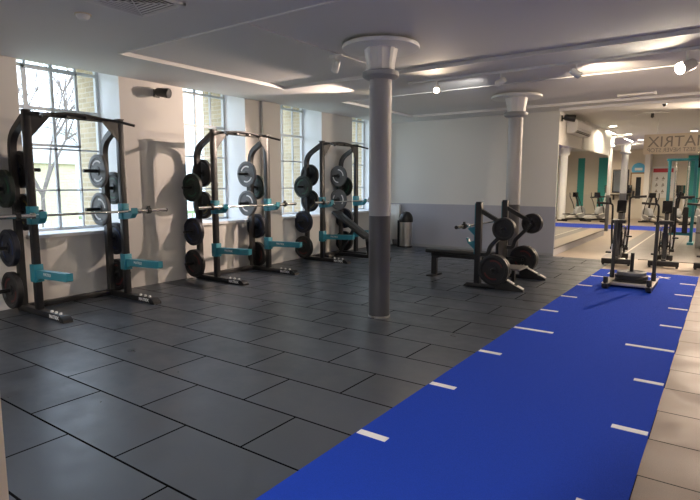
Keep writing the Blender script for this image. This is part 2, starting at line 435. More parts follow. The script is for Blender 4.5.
# ------------------------------------------------------------------ blue turf lane
lane = MB().box(-1.793, -.29, NY, 10.55, -.12, .006).build('turf_lane', M['turf'])
tag(lane, 'long bright blue artificial turf sled lane with white distance marks', 'turf lane')
for k in range(0, 11):
    yy = 1.63+k*.999
    long_ = (k % 5 == 4)
    if yy > 10.2: continue
    for side in (0, 1):
        L = .405 if long_ else .205
        x0 = -1.785 if side == 0 else -.297-L
        MB().box(x0, x0+L, yy-.028, yy+.028, .004, .009).build('distance_mark', M['line_white'], lane, smooth=False)
text_mesh('turf_lettering', 'MATRIX', .26, M['line_white'], lane, (-1.14, 10.08, .008), (0, 0, 0), .001, sx=1.0, bold=.006)

# ------------------------------------------------------------------ columns
def column(x, y, lab, r=.125, lit=False):
    c = thing('round_column', lab, 'column', (x, y, 0), 0, 'round columns')
    c['kind'] = 'thing'
    MB().lathe([(r, .012), (r, 2.72)], seg=40).build('shaft', M['column'], c)
    MB().lathe([(r+.004, 0), (r+.004, .02), (r, .02)], seg=40).build('base_ring', M['steel'], c)
    MB().lathe([(r, 2.70), (r+.05, 2.715), (r+.078, 2.735), (r+.078, 2.78), (r+.06, 2.79), (r, 2.79)], seg=40).build('collar', M['collar'], c)
    m = MB(); seg = 48; prof = [(2.79, .150), (2.86, .152), (3.035, .182)]
    verts, faces = [], []
    for z, rr in prof:
        for i in range(seg):
            a = 2*PI*i/seg
            q = rr*(1.0+.035*(1 if (i//3) % 2 else -1))
            verts.append((q*math.cos(a), q*math.sin(a), z))
    for k in range(len(prof)-1):
        for i in range(seg):
            j = (i+1) % seg
            faces.append((k*seg+i, k*seg+j, (k+1)*seg+j, (k+1)*seg+i))
    m.add(verts, faces); m.build('capital', M['capital'], c)
    MB().lathe([(.0, 3.03), (.425, 3.03), (.43, 3.04), (.43, 3.058), (.425, 3.069), (0, 3.069)], seg=56).build('top_disc', M['capital'], c)
    return c
column(-3.262, 5.22, 'round grey column standing alone between the racks and the blue turf')
column(-3.12, 9.47, 'round grey column behind the bench press station')
column(-3.24, 19.1, 'round column at the end of the corridor mirror')
column(-3.34, 23.3, 'most distant round column near the far wall door')
wc = thing('white_post', 'slim white round post among the cardio machines of the far room', 'column', (-.1, 24.2, 0))
MB().lathe([(.17, 0), (.17, 2.75)], seg=28).build('shaft', M['capital'], wc)
MB().lathe([(.17, 2.75), (.24, 2.8), (.3, 3.069)], seg=28).build('capital', M['capital'], wc)

# ------------------------------------------------------------------ half racks
PEG_OUT = (.27, .785, 1.49); PEG_IN = (1.205, 1.72)
RXX, FXX = -7.0, -6.6
RY = [(2.94, 4.09), (5.66, 6.84), (8.40, 9.58)]
def make_rack(y0, y1, lab):
    yc = (y0+y1)/2; hw = (y1-y0)/2
    r = thing('half_rack', lab, 'squat rack', (FXX, yc, 0), 0, 'half racks along the window wall')
    dx = RXX-FXX
    for s in (-1, 1):
        y = s*hw
        p = MB().box(-.038, .038, y-.038, y+.038, .07, 2.38, bev=.005).build('front_post', M['black_frame'], r)
        for side, mt_ in ((1, 'black'), (-1, 'steel')):
            if side < 0: u0, u1, w0 = -.010, .012, .014
            else: u0, u1, w0 = y-.014, y+.010, y+.014
            comb = [(u0 if side > 0 else u1, .70)]
            poly = []
            for k in range(17):
                z = .72+k*.075
                poly += [(w0, z-.045), (w0, z), (u0, z), (u0, z+.028), (w0, z+.028)]
            top = .72+16*.075+.04
            poly = poly+[(w0, top), (w0+.004, top), (w0+.004, .675)]
            sl = MB()
            if side > 0: sl.prism(poly, .0375, .0402, 'YZ')
            else: sl.prism(poly, y+.0375, y+.0402, 'XZ')
            sl.build('slot_strip', M[mt_], p, smooth=False)
        MB().tube([(dx, y, .05), (dx, y, 2.10), (-.03, y, 2.31)], 0, w=.075, h=.075, fillet=.16, up=(0, 1, 0)).build('rear_post', M['black_frame'], r)
        f = MB(); f.box(dx-.08, .58, y-.04, y+.04, .0, .072, bev=.006)
        f.prism([(.58, 0), (.66, 0), (.655, .03), (.60, .068), (.58, .072)], y-.055, y+.055)
        fo = f.build('foot', M['black_frame'], r)
        for k in range(3):
            MB().lathe([(.016, .07), (.016, .09), (.012, .094), (0, .094)], c=(.30+.10*k, y, 0), seg=12).build('foot_bolt', M['white'], fo)
        text_mesh('foot_lettering', 'MATRIX', .06, M['white_ink'], fo, (.42, y-.041, .036), (PI/2, 0, 0), .001, bold=.001)
        # gusset at the top inside corner
        g = MB().prism([(y, 2.36), (y-s*.28, 2.36), (y-s*.04, 2.09), (y, 2.09)], .026, .036, 'YZ').build('gusset', M['black_frame'], r)
        MB().box(-.045, .045, y-.045, y+.045, 2.378, 2.39).build('post_cap', M['black'], r)
        for z in PEG_OUT:
            MB().cyl((dx, y, z), (dx, y+s*.30, z), .024, 14).build('storage_peg', M['black'], r)
        for z in PEG_IN:
            MB().cyl((dx, y, z), (dx, y-s*.30, z), .024, 14).build('storage_peg', M['black'], r)
        # teal hook that holds the bar
        h = MB()
        h.box(-.05, .05, y-.052, y+.052, 1.08, 1.29, bev=.006)
        h.prism([(.05, 1.08), (.20, 1.10), (.255, 1.16), (.255, 1.235), (.235, 1.235), (.232, 1.172), (.165, 1.162), (.05, 1.21)], y-.04, y+.04)
        h.build('bar_hook', M['teal'], r)
        # teal spotter arm
        a = MB()
        a.box(-.055, .055, y-.055, y+.055, .40, .61, bev=.006)
        a.prism([(.05, .42), (.14, .455), (.74, .475), (.76, .485), (.76, .57), (.74, .565), (.05, .545)], y-.035, y+.035)
        a.build('spotter_arm', M['teal'], r)
        text_mesh('arm_mark', 'MATRIX', .05, M['white_ink'], r, (.32, y-.0362, .512), (PI/2, 0, 0), .0005)
    MB().box(-.03, .03, -hw, hw, 2.33, 2.375, bev=.004).build('crossbeam', M['black_frame'], r)
    MB().box(dx-.035, dx+.035, -hw, hw, .01, .075, bev=.004).build('rear_beam', M['black_frame'], r)
    MB().box(dx-.025, dx+.025, -hw+.03, hw-.03, 2.0, 2.06, bev=.004).build('rear_crossbeam', M['black_frame'], r) if False else None
    MB().tube([(.30, -hw+.02, 2.29), (.13, -hw+.12, 2.345), (.05, -hw*.62, 2.36), (.06, -hw*.2, 2.385), (.06, hw*.2, 2.385), (.05, hw*.62, 2.36), (.13, hw-.12, 2.345), (.30, hw+.03, 2.29)], .018, 10, fillet=.06).build('pull_up_bar', M['black'], r)
    MB().box(.02, .07, -hw*.25, -hw*.25+.04, 2.34, 2.39).box(.02, .07, hw*.25-.04, hw*.25, 2.34, 2.39).build('bar_clamp', M['black_frame'], r)
    return r
RN = ['first rack', 'middle rack', 'third rack']
make_rack(*RY[0], 'first half rack, before the wide tree-view window, black with teal hooks')
make_rack(*RY[1], 'middle half rack of the three, black with teal hooks and white bolts')
make_rack(*RY[2], 'third half rack, the one with the incline bench inside')

# plates
def make_plate(R, th, col, accent, lab, letter=True, hubmat='black_frame'):
    p = thing('weight_plate', lab, 'weight plate')
    t = th/2
    prof = [(.026, -t*.8), (.062, -t*.8), (.066, -t*.55), (R*.74, -t*.55), (R*.79, -t*.95), (R*.95, -t), (R, -t*.8), (R, t*.8), (R*.95, t), (R*.79, t*.95), (R*.74, t*.55), (.066, t*.55), (.062, t*.8), (.026, t*.8)]
    MB().lathe(prof, axis='Y', seg=40, closed=True).build('disc', M[col], p)
    MB().lathe([(.0255, -t*.9), (.05, -t*.9), (.05, t*.9), (.0255, t*.9)], axis='Y', seg=24, closed=True).build('hub_ring', M[hubmat], p)
    if accent:
        for a0 in (.35, .35+PI):
            m = MB(); n = 10; verts = []; faces = []
            for k in range(n+1):
                a_ = a0+k*.16
                for rr in (R*.55, R*.655):
                    for yy in (-t*.55-.003, -t*.55+.001): verts.append((rr*math.cos(a_), yy, rr*math.sin(a_)))
            for k in range(n):
                o_ = k*4
                for q in ((0, 1, 3, 2),):
                    pass
                for u, v in ((0, 1), (1, 3), (3, 2), (2, 0)): faces.append((o_+u, o_+v, o_+4+v, o_+4+u))
            faces += [(0, 1, 3, 2), (n*4, n*4+1, n*4+3, n*4+2)]
            m.add(verts, faces).build('raised_mark', M[accent], p)
    return p
protos = {}
def plate(kind, loc, label, group='weight plates on the racks', rot=0):
    R, th, col, acc = kind
    if kind not in protos:
        protos[kind] = make_plate(R, th, col, acc, label); o = protos[kind]
    else:
        o = dup(protos[kind], label=label)
    o['label'] = label; o['group'] = group
    o.location = loc; o.rotation_euler = (0, rot, 0)
    return o
K_red = (.225, .075, 'rubber', 'red_mark'); K_blue = (.225, .07, 'blue_rubber', 'blue_mark'); K_green = (.225, .055, 'green_rubber', 'green_mark')
K_yel = (.225, .06, 'rubber', 'yellow_mark'); K_grey = (.225, .045, 'grey_rubber', 'white_ink'); K_blk = (.225, .06, 'rubber', None)
postn = {-1: 'near rear post', 1: 'far rear post'}
for i, (y0, y1) in enumerate(RY):
    for s, y in ((-1, y0), (1, y1)):
        for z, kd, lv, cn in ((.27, K_red, 'low', 'red-marked'), (.785, K_blue, 'middle', 'dark blue'), (1.49, K_green, 'upper', 'dark green')):
            plate(kd, (RXX, y+s*.115, z), f'{cn} bumper plate on the {lv} outer peg, {postn[s]} of the {RN[i]}', rot=random.uniform(0, 6))
            if lv == 'low':
                plate(K_blk, (RXX, y+s*.19, z), f'plain black bumper plate outermost on the low outer peg, {postn[s]} of the {RN[i]}', rot=random.uniform(0, 6)) if False else None
        for z, lv in ((1.205, 'lower'), (1.72, 'upper')):
            kd, cn = ((K_yel, 'yellow-marked black') if lv == 'lower' else (K_blk, 'plain black')) if s < 0 else (K_grey, 'light grey')
            plate(kd, (RXX, y-s*.095, z), f'{cn} bumper plate on the {lv} inner peg, {postn[s]} of the {RN[i]}', rot=random.uniform(0, 6))

# barbells
def make_barbell(lab):
    b = thing('barbell', lab, 'barbell')
    MB().cyl((0, -.66, 0), (0, .66, 0), .0145, 14).build('shaft', M['chrome'], b)
    for s in (-1, 1):
        sl = MB().cyl((0, s*.66, 0), (0, s*1.10, 0), .025, 16).build('sleeve', M['chrome'], b)
        MB().cyl((0, s*.645, 0), (0, s*.685, 0), .036, 18).build('sleeve_collar', M['chrome'], b)
        MB().cyl((0, s*.80, 0), (0, s*.84, 0), .042, 18).box(-.012, .012, min(s*.80, s*.84), max(s*.80, s*.84), .03, .065).build('clip', M['black'], b)
        MB().cyl((0, s*1.09, 0), (0, s*1.104, 0), .027, 16).build('end_cap', M['black'], sl)
    return b
bb = None
for i, (y0, y1) in enumerate(RY):
    lab = f'chrome barbell resting on the teal hooks of the {RN[i]}'
    if bb is None: bb = make_barbell(lab)
    o = bb if i == 0 else dup(bb, label=lab)
    o.location = (FXX+.20, (y0+y1)/2, 1.19); o['group'] = 'barbells'
o = dup(bb, (-3.13, 8.175, .93), label='chrome barbell lying on the bench press station'); o['group'] = 'barbells'

# incline bench inside the third rack
ib = thing('incline_bench', 'black adjustable incline bench set inside the third rack', 'weight bench', (-6.3, 8.99, 0))
a0, a1 = V(.40, 0, .46), V(-.42, 0, .97)
def slab(p0, p1, wid, th, off=0):
    d = (p1-p0); L = d.length; d.normalize()
    ang = math.atan2(d.z, d.x)
    Mx = Matrix.Translation((p0+p1)/2) @ Matrix.Rotation(-ang, 4, 'Y')
    return MB().box(-L/2, L/2, -wid/2, wid/2, -th/2+off, th/2+off, bev=.02, M=Mx)
slab(a0, a1, .27, .07).build('back_pad', M['pad'], ib)
slab(V(.42, 0, .44), V(.76, 0, .47), .27, .07).build('seat_pad', M['pad'], ib)
MB().box(-.42, .80, -.035, .035, .05, .12, bev=.005).build('base_rail', M['black_frame'], ib)
MB().box(-.46, -.38, -.28, .28, .0, .07, bev=.006).build('wide_foot', M['black_frame'], ib)
MB().box(.76, .84, -.20, .20, .0, .07, bev=.006).build('narrow_foot', M['black_frame'], ib)
MB().tube([(.45, 0, .08), (.40, 0, .42)], 0, w=.07, h=.07, up=(0, 1, 0)).build('seat_post', M['black_frame'], ib)
MB().tube([(-.30, 0, .10), (.05, 0, .62)], 0, w=.05, h=.05, up=(0, 1, 0)).build('support_strut', M['black_frame'], ib)
slab(V(.36, 0, .44), V(-.30, 0, .86), .06, .05, -.05).build('back_rail', M['black_frame'], ib)
for s in (-1, 1):
    MB().cyl((-.47, s*.20, .04), (-.47, s*.25, .04), .04, 18).build('wheel', M['rubber'], ib)

# ------------------------------------------------------------------ bench press station
bp_ = thing('bench_press_station', 'black flat bench press station with teal edged uprights and plate horns', 'weight bench', (-3.0, 8.175, 0))
MB().box(-1.11, .10, -.15, .15, .40, .47, bev=.02).build('bench_pad', M['pad'], bp_)
MB().box(-1.05, .12, -.04, .04, .33, .40, bev=.006).build('pad_rail', M['black_frame'], bp_)
MB().tube([(-.90, 0, .36), (-1.0, 0, .34), (-1.0, 0, .02)], 0, w=.09, h=.06, fillet=.08, up=(0, 1, 0)).build('front_leg', M['black_frame'], bp_)
MB().box(-1.07, -.94, -.17, .17, 0, .025, bev=.005).build('front_foot', M['black'], bp_)
MB().box(-.03, .03, -.575, .575, .10, .17, bev=.005).build('cross_rail', M['black_frame'], bp_)
MB().box(.20, .52, -.22, .22, .24, .27, bev=.005).build('spotter_platform', M['strip'], bp_)
MB().tube([(.36, 0, .25), (.36, 0, .02)], 0, w=.05, h=.05, up=(0, 1, 0)).build('platform_leg', M['black_frame'], bp_)
MB().box(.02, .26, -.05, .05, .20, .26, bev=.004).build('platform_rail', M['black_frame'], bp_)
MB().box(.12, .17, -.18, .18, .30, .78, bev=.01).build('back_guard', M['black_frame'], bp_)
for s in (-1, 1):
    y = s*.575
    u = MB().box(-.045, .045, y-.04, y+.04, .05, 1.285, bev=.006).build('upright', M['black_frame'], bp_)
    MB().box(-.058, -.045, y-.034, y+.034, .50, 1.26).build('teal_strip', M['teal_dark'], u)
    hk = MB()
    for z in (.66, .87):
        hk.prism([(-.058, z-.09), (-.16, z), (-.19, z+.075), (-.165, z+.075), (-.14, z+.02), (-.058, z+.04)], y-.025, y+.025)
    hk.build('bar_catch', M['teal'], u)
    f = MB(); f.box(-.16, .30, y-.045, y+.045, 0, .06, bev=.006); f.prism([(-.16, 0), (-.22, 0), (-.16, .055)], y-.045, y+.045)
    ft = f.build('foot', M['black_frame'], bp_)
    g = MB(); g.prism([(.28, .0), (.70, .0), (.70, .03), (.60, .075), (.28, .225)], y-.035, y+.035); g.build('foot_ramp', M['black_frame'], ft)
    lt_ = MB(); Mx = Matrix.Translation((.44, y, .154)) @ Matrix.Rotation(math.atan2(.15, .32), 4, 'Y')
    lt_.box(-.13, .13, -.032, .032, .0, .012, M=Mx); Mx = Matrix.Translation((.65, y, .056)) @ Matrix.Rotation(math.atan2(.045, .1), 4, 'Y')
    lt_.box(-.05, .05, -.036, .036, 0, .012, M=Mx); lt_.build('foot_plate', M['lit_foot'], ft)
    MB().tube([(.0, y, 1.17), (.42, y, .94)], 0, w=.06, h=.06, up=(0, 1, 0)).build('upper_brace', M['black_frame'], bp_)
    MB().tube([(.44, y, .90), (.18, y, .62), (.16, y, .50), (.0, y, .50)], 0, w=.055, h=.055, fillet=.10, up=(0, 1, 0)).build('lower_brace', M['black_frame'], bp_)
    MB().cyl((.42, y, .905), (.42, y+s*.26, .905), .024, 14).build('plate_horn', M['black'], bp_)
    MB().cyl((.30, y, .305), (.30, y+s*.28, .305), .024, 14).build('plate_horn', M['black'], bp_)
    MB().tube([(.0, y, .32), (.30, y, .305)], 0, w=.05, h=.05, up=(0, 1, 0)).build('lower_rail', M['black_frame'], bp_)
K_small = (.165, .045, 'rubber', None); K_press = (.225, .06, 'rubber', 'red_mark')
for s, nm in ((-1, 'near'), (1, 'far')):
    y = 8.175+s*.575
    plate(K_small, (-2.58, y+s*.075, .905), f'small black plate innermost on the upper horn, {nm} side of the bench press', 'plates on the bench press')
    plate(K_small, (-2.58, y+s*.125, .905), f'small black plate outermost on the upper horn, {nm} side of the bench press', 'plates on the bench press')
    plate(K_press, (-2.70, y+s*.085, .305), f'large black plate innermost on the low horn, {nm} side of the bench press', 'plates on the bench press')
    plate(K_press, (-2.70, y+s*.150, .305), f'large red-marked plate outermost on the low horn, {nm} side of the bench press', 'plates on the bench press')

# ------------------------------------------------------------------ push sled on the lane
sd = thing('push_sled', 'black push sled with two tall poles on the blue turf', 'sled', (-1.105, 9.0, .0095))
for s in (-1, 1):
    x = s*.285
    k = MB(); k.prism([(-.52, .03), (-.46, .0), (.40, .0), (.46, .03), (.46, .075), (-.52, .075)], x-.035, x+.035, 'YZ')
    k.build('skid', M['black_frame'], sd)
    MB().box(x-.05, x+.05, -.46, .42, .075, .083, bev=.002).build('skid_top', M['lit_frame'], sd)
    MB().cyl((x, .12, .07), (x, .20, .97), .026, 16).build('push_pole', M['black_frame'], sd)
    MB().cyl((x, .11, .07), (x, .125, .20), .034, 16).build('pole_socket', M['black_frame'], sd)
    MB().cyl((x, -.43, .07), (x, -.43, .17), .034, 16).build('front_socket', M['black'], sd)
MB().box(-.30, .30, -.22, .22, .045, .07, bev=.004).build('deck', M['black_frame'], sd)
MB().box(-.30, .30, -.28, -.22, .03, .075, bev=.004).build('cross_bar', M['lit_frame'], sd)
MB().cyl((0, 0, .07), (0, 0, .50), .026, 16).build('weight_post', M['black_frame'], sd)
for k, n in enumerate(('bottom', 'middle', 'top')):
    o = plate((.225, .05, 'rubber', None) if k < 2 else (.20, .05, 'grey_rubber', None), (-1.105, 9.0, .102+k*.052), f'{n} plate of the stack lying on the push sled', 'plates on the push sled')
    o.rotation_euler = (PI/2, 0, 0)

# ------------------------------------------------------------------ air bikes
def make_air_bike(loc, rz, lab):
    b = thing('air_bike', lab, 'exercise bike', loc, rz, 'air bikes')
    for y, nm in ((-.46, 'near'), (.52, 'far')):
        hw_ = .25 if y < 0 else .15
        f = MB().box(-hw_, hw_, y-.05, y+.05, .03, .125, bev=.01).build('stabilizer', M['black'], b)
        for q in (-1, 1): MB().cyl((q*(hw_-.03), y, 0), (q*(hw_-.03), y, .04), .022, 12).build('foot_pad', M['rubber'], f)
    MB().box(-.04, .04, -.46, .52, .08, .15, bev=.006).build('base_beam', M['black_frame'], b)
    MB().tube([(0, -.30, .12), (0, -.22, .50), (0, -.25, .80)], 0, w=.06, h=.06, fillet=.1, up=(1, 0, 0)).build('seat_post', M['black_frame'], b)
    MB().prism([(-.12, -.38), (.12, -.38), (.13, -.28), (.04, -.05), (-.04, -.05), (-.13, -.28)], .80, .86, 'XY').build('saddle', M['pad'], b)
    # fan
    fan = MB()
    for x in (-.085, .085):
        fan.lathe([(.27, x-.008), (.285, x-.008), (.285, x+.008), (.27, x+.008)], c=(0, .28, .43), axis='X', seg=32, closed=True)
        for rr in (.20, .12):
            fan.lathe([(rr-.004, x-.004), (rr+.004, x-.004), (rr+.004, x+.004), (rr-.004, x+.004)], c=(0, .28, .43), axis='X', seg=28, closed=True)
        for k in range(10):
            a = 2*PI*k/10
            fan.cyl((x, .28+.05*math.cos(a), .43+.05*math.sin(a)), (x, .28+.28*math.cos(a), .43+.28*math.sin(a)), .005, 6)
    for k in range(12):
        a = 2*PI*k/12
        fan.cyl((-.085, .28+.28*math.cos(a), .43+.28*math.sin(a)), (.085, .28+.28*math.cos(a), .43+.28*math.sin(a)), .005, 6)
    fan.build('fan_cage', M['black_frame'], b)
    bl = MB()
    for k in range(8):
        Mx = Matrix.Translation((0, .28, .43)) @ Matrix.Rotation(2*PI*k/8, 4, 'X') @ Matrix.Translation((0, 0, .15)) @ Matrix.Rotation(.5, 4, 'Z')
        bl.box(-.06, .06, -.004, .004, -.10, .10, M=Mx)
    bl.cyl((-.09, .28, .43), (.09, .28, .43), .035, 16); bl.build('fan_blades', M['steel'], b)
    MB().tube([(0, -.05, .14), (0, .02, .45), (0, .20, .98)], 0, w=.06, h=.07, fillet=.1, up=(1, 0, 0)).build('main_frame', M['black_frame'], b)
    MB().box(-.055, .055, .0, .10, .30, .62, bev=.02).build('chain_guard', M['black'], b)
    Mx = Matrix.Translation((0, .18, 1.10)) @ Matrix.Rotation(-.45, 4, 'X')
    MB().box(-.085, .085, -.03, .03, -.13, .13, bev=.015, M=Mx).build('console', M['screen'], b)
    MB().lathe([(.0, -.10), (.07, -.10), (.07, -.07), (.02, -.07), (.02, .07), (.07, .07), (.07, .10), (0, .10)], c=(0, .0, .36), axis='X', seg=18).build('crank', M['black_frame'], b)
    for s in (-1, 1):
        cr_ = MB().tube([(s*.11, .0, .36), (s*.12, s*.06, .36+s*.16)], .014, 8).build('crank_arm', M['steel'], b)
        MB().box(min(s*.12, s*.22), max(s*.12, s*.22), s*.06-.05, s*.06+.05, .36+s*.16-.015, .36+s*.16+.015, bev=.005).build('pedal', M['black'], cr_)
        zt = 1.16 if s < 0 else 1.29; yo = -.04 if s < 0 else .12
        arm = MB().tube([(s*.13, .10, .30), (s*.15, .12, .62), (s*.14, yo, zt-.12), (s*.145, yo-.03, zt), (s*.42, yo-.05, zt+.02)], .019, 10, fillet=.05).build('swing_arm', M['black_frame'], b)
        MB().tube([(s*.22, yo-.04, zt+.005), (s*.43, yo-.05, zt+.02)], .023, 10).build('grip', M['rubber'], arm)
        MB().tube([(s*.18, yo-.03, zt), (s*.20, yo-.06, zt+.12)], .020, 10).build('upper_grip', M['rubber'], arm)
        MB().cyl((s*.09, .10, .27), (s*.16, .10, .27), .03, 12).build('foot_peg', M['rubber'], b)
    return b
ab = make_air_bike((-1.69, 11.66, 0), .07, 'black air bike beside the sled, the one closest to the column corridor')
dup(ab, (-.915, 11.82, 0), .07, 'black air bike in the middle of the row, behind the tall sled pole')
dup(ab, (-.17, 11.92, 0), .02, 'black air bike cut off at the edge of the picture')

# ------------------------------------------------------------------ bin, radiator
bn = thing('waste_bin', 'steel pedal bin with black domed lid in the corner by the end wall', 'bin', (-6.42, 11.5, 0))
MB().lathe([(.16, .03), (.155, .62)], seg=32).build('body', M['steel'], bn)
MB().lathe([(.165, 0), (.165, .035), (.158, .035)], seg=32).build('base', M['black'], bn)
MB().lathe([(.17, .62), (.175, .66), (.17, .72), (.14, .80), (.08, .86), (0, .88)], seg=32).build('lid', M['black'], bn)
MB().box(-.19, -.13, -.10, .10, 0, .66, bev=.01).build('back_spine', M['black'], bn)
rd = thing('radiator', 'white panel radiator on the wall behind the waste bin', 'radiator', (-6.90, BY-.01, .14))
MB().box(-.12, -.08, -.07, -.02, -.14, .01).box(.08, .12, -.07, -.02, -.14, .01).build('leg', M['white'], rd)
MB().box(-.14, .14, -.09, 0, 0, .86, bev=.01).build('panel', M['white'], rd)
MB().box(-.14, .14, -.10, .0, .86, .89, bev=.004).build('top_grille', M['grille'], rd)

# ------------------------------------------------------------------ ceiling fittings
def make_vent():
    v = thing('ceiling_vent', 'square white four-way louvred air diffuser in the ceiling', 'vent', (-4.17, 2.77, CZ-.02))
    h = .30
    MB().box(-h, h, -h, -h+.03, 0, .02).box(-h, h, h-.03, h, 0, .02).box(-h, -h+.03, -h, h, 0, .02).box(h-.03, h, -h, h, 0, .02).build('frame', M['grille'], v)
    MB().box(-h, h, -h, h, .019, .0195).build('backing', M['black'], v)
    lv = MB()
    for k in range(1, 8):
        r0 = .305-k*.040
        if r0 < .03: break
        for q in range(4):
            Mx = Matrix.Rotation(q*PI/2, 4, 'Z')
            n = [(-r0, -r0, 0), (r0, -r0, 0), (r0-.017, -r0+.017, .004), (-r0+.017, -r0+.017, .004)]
            lv.add([Vector(p) for p in n]+[Vector((p[0], p[1], p[2]+.002)) for p in n], [(0, 1, 2, 3), (7, 6, 5, 4), (0, 1, 5, 4), (2, 3, 7, 6)], Mx)
    lv.build('louvres', M['grille'], v, smooth=False)
    MB().tube([(-.27, -.27, .004), (.27, .27, .004)], 0, w=.012, h=.004).tube([(-.27, .27, .004), (.27, -.27, .004)], 0, w=.012, h=.004).build('mitre_bars', M['grille'], v)
make_vent()
sm = thing('smoke_detector', 'small white smoke detector on the ceiling near the vent', 'smoke detector', (-4.87, 2.72, CZ))
MB().lathe([(.0, -.05), (.035, -.05), (.05, -.035), (.06, -.022), (.06, 0)], seg=28).build('body', M['white'], sm)
MB().lathe([(.062, -.012), (.07, -.012), (.07, 0), (.062, 0)], seg=28, closed=True).build('base_ring', mat('cream_plastic', (.62, .54, .40), .5), sm)

def make_head(loc, aim, lab, lens, grp='track spotlights'):
    t = thing('track_spotlight', lab, 'spotlight', loc, 0, grp)
    MB().box(-.09, .09, -.018, .018, -.005, .02, bev=.003).build('track_adapter', M['white'], t)
    MB().cyl((0, 0, 0), (0, 0, -.09), .011, 10).build('stem', M['white'], t)
    d = Vector(aim).normalized(); c0 = Vector((0, 0, -.115))
    q = d.to_track_quat('Z', 'Y').to_matrix().to_4x4(); Mx = Matrix.Translation(c0) @ q
    h = MB().lathe([(0, -.075), (.030, -.075), (.040, -.06), (.045, .065), (.041, .07), (.038, .05), (0, .05)], seg=22, M=Mx).build('lamp_head', M['white'], t)
    MB().lathe([(0, .052), (.037, .052), (.037, .058), (0, .058)], seg=22, M=Mx).build('lens', M[lens], h)
    return t, Vector(loc)+c0+d*.085, d
TY, TZ = 7.27, CZ-.03
tr = MB().box(-4.05, 3.2, TY-.017, TY+.017, CZ-.03, CZ, bev=.003).build('ceiling_track', M['white'])
tag(tr, 'white lighting track running across the ceiling above the turf', 'track')
struct(B('trim_7', M['ceiling'], (-4.02, -3.94, 3.75, 6.60, CZ+RZ-.012, CZ+RZ)), 'shallow bead across the ceiling tray', 'trim')
heads = [((-3.57, TY, TZ), (.25, -.80, -.42), 'lit track spotlight closest to the lone column', 'lens'),
         ((-2.62, TY, TZ), (-.75, .35, -.25), 'unlit-looking white track spotlight above the bench press', 'lens_off'),
         ((-1.66, TY, TZ), (.7, .5, -.5), 'white track spotlight turned away toward the air bikes', 'lens_off'),
         ((-.475, TY, TZ), (-.52, -.68, -.30), 'brightest glaring track spotlight above the turf', 'lens_bright')]
HP = [make_head(*h) for h in heads]
HP[3][0].scale = (1.5, 1.5, 1.5)
_, PH, DH = make_head((-4.87, 7.92, CZ-.02), (-.53, -.85, -.38), 'lit spotlight on the ceiling behind the lone column', 'lens')
_, PF, DF = make_head((.25, 13.7, CZ-.02), (-.25, -.90, -.42), 'lit spotlight on the ceiling past the hanging sign', 'lens')
make_head((-3.98, 5.35, CZ+RZ-.03), (-.5, .3, -.7), 'white spotlight hanging beside the lone column capital', 'lens_off')

def make_speaker(loc, rz, lab):
    s = thing('wall_speaker', lab, 'speaker', loc, rz)
    MB().box(-.01, .0, -.05, .05, -.06, .06).cyl((0, 0, 0), (.10, 0, 0), .018, 12).build('bracket', M['black'], s)
    Mx = Matrix.Translation((.14, .0, 0)) @ Euler((0, .15, .35)).to_matrix().to_4x4()
    MB().lathe([(0, -.11), (.045, -.11), (.062, -.08), (.072, .09), (.07, .115), (.06, .11), (0, .105)], axis='X', seg=26, M=Mx).build('housing', M['black'], s)
    MB().lathe([(0, .108), (.056, .11), (.056, .114), (0, .118)], axis='X', seg=26, M=Mx).build('grille', M['rubber'], s)
    return s
sp1 = make_speaker((WX+.01, 5.10, 2.91), 0, 'black cylindrical speaker on the wall between the first two windows')
dup(sp1, (-2.97, 12.05, 2.93), 0, 'black cylindrical speaker beside the air conditioner')
ac = thing('air_conditioner', 'white split air conditioner unit high on the corridor wall', 'air conditioner', (-2.975, 13.22, 2.66))
MB().prism([(0, 0), (.14, .0), (.215, .06), (.215, .24), (.18, .29), (0, .29)], -.76, .76, 'XZ').build('casing', M['white'], ac)
lv = MB()
for k in range(3): lv.box(.15+k*.02, .20+k*.006, -.66, .66, .015+k*.025, .022+k*.025)
lv.build('louvres', M['black'], ac, smooth=False)
MB().box(.214, .219, -.7, .7, .10, .103).build('panel_seam', M['collar'], ac)

# round recessed downlights of the far room
DL = [(-2.605, 15.81), (-2.62, 18.6), (-2.59, 21.18), (.6, 16.5), (.6, 20.5), (-.9, 18.5), (-.9, 23.5), (-5.0, 21.5), (-5.0, 25)]
for i, (x, y) in enumerate(DL):
    lab = ['round recessed downlight over the beige corridor', 'second round downlight along the corridor', 'third round downlight near the last column',
           'round ceiling downlight over the grey tiled floor', 'round ceiling downlight over the crossing blue strip', 'round ceiling downlight over the cable machine',
           'round ceiling downlight over the cardio row', 'round ceiling downlight beyond the end column', 'round ceiling downlight in the far corner'][i]
    t = thing('downlight', lab, 'ceiling light', (x, y, CZ), 0, 'recessed downlights')
    MB().lathe([(.095, -.008), (.12, -.008), (.12, 0), (.095, 0)], seg=26, closed=True).build('rim', M['white'], t)
    MB().lathe([(0, -.004), (.095, -.004), (.095, -.001), (0, -.001)], seg=26).build('lens', M['downlight'], t)
for i, (x, y0, y1) in enumerate([(-2.9, 16.7, 18.0), (-2.89, 19.85, 21.6)]):
    t = thing('linear_light', ['slim linear ceiling light before the first lit capital', 'slim linear ceiling light between the two lit capitals'][i], 'ceiling light', (x, (y0+y1)/2, CZ), 0, 'slim linear lights')
    L = (y1-y0)/2
    MB().box(-.03, .03, -L, L, -.03, .004).build('housing', M['white'], t)
    MB().box(-.02, .02, -L+.02, L-.02, -.034, -.03).build('diffuser', M['downlight'], t)
em = thing('ceiling_sensor', 'small black ceiling sensor in front of the hanging sign', 'sensor', (-1.10, 12.0, CZ))
MB().lathe([(0, -.05), (.02, -.05), (.035, -.02), (.04, 0)], seg=18).build('dome', M['black'], em)
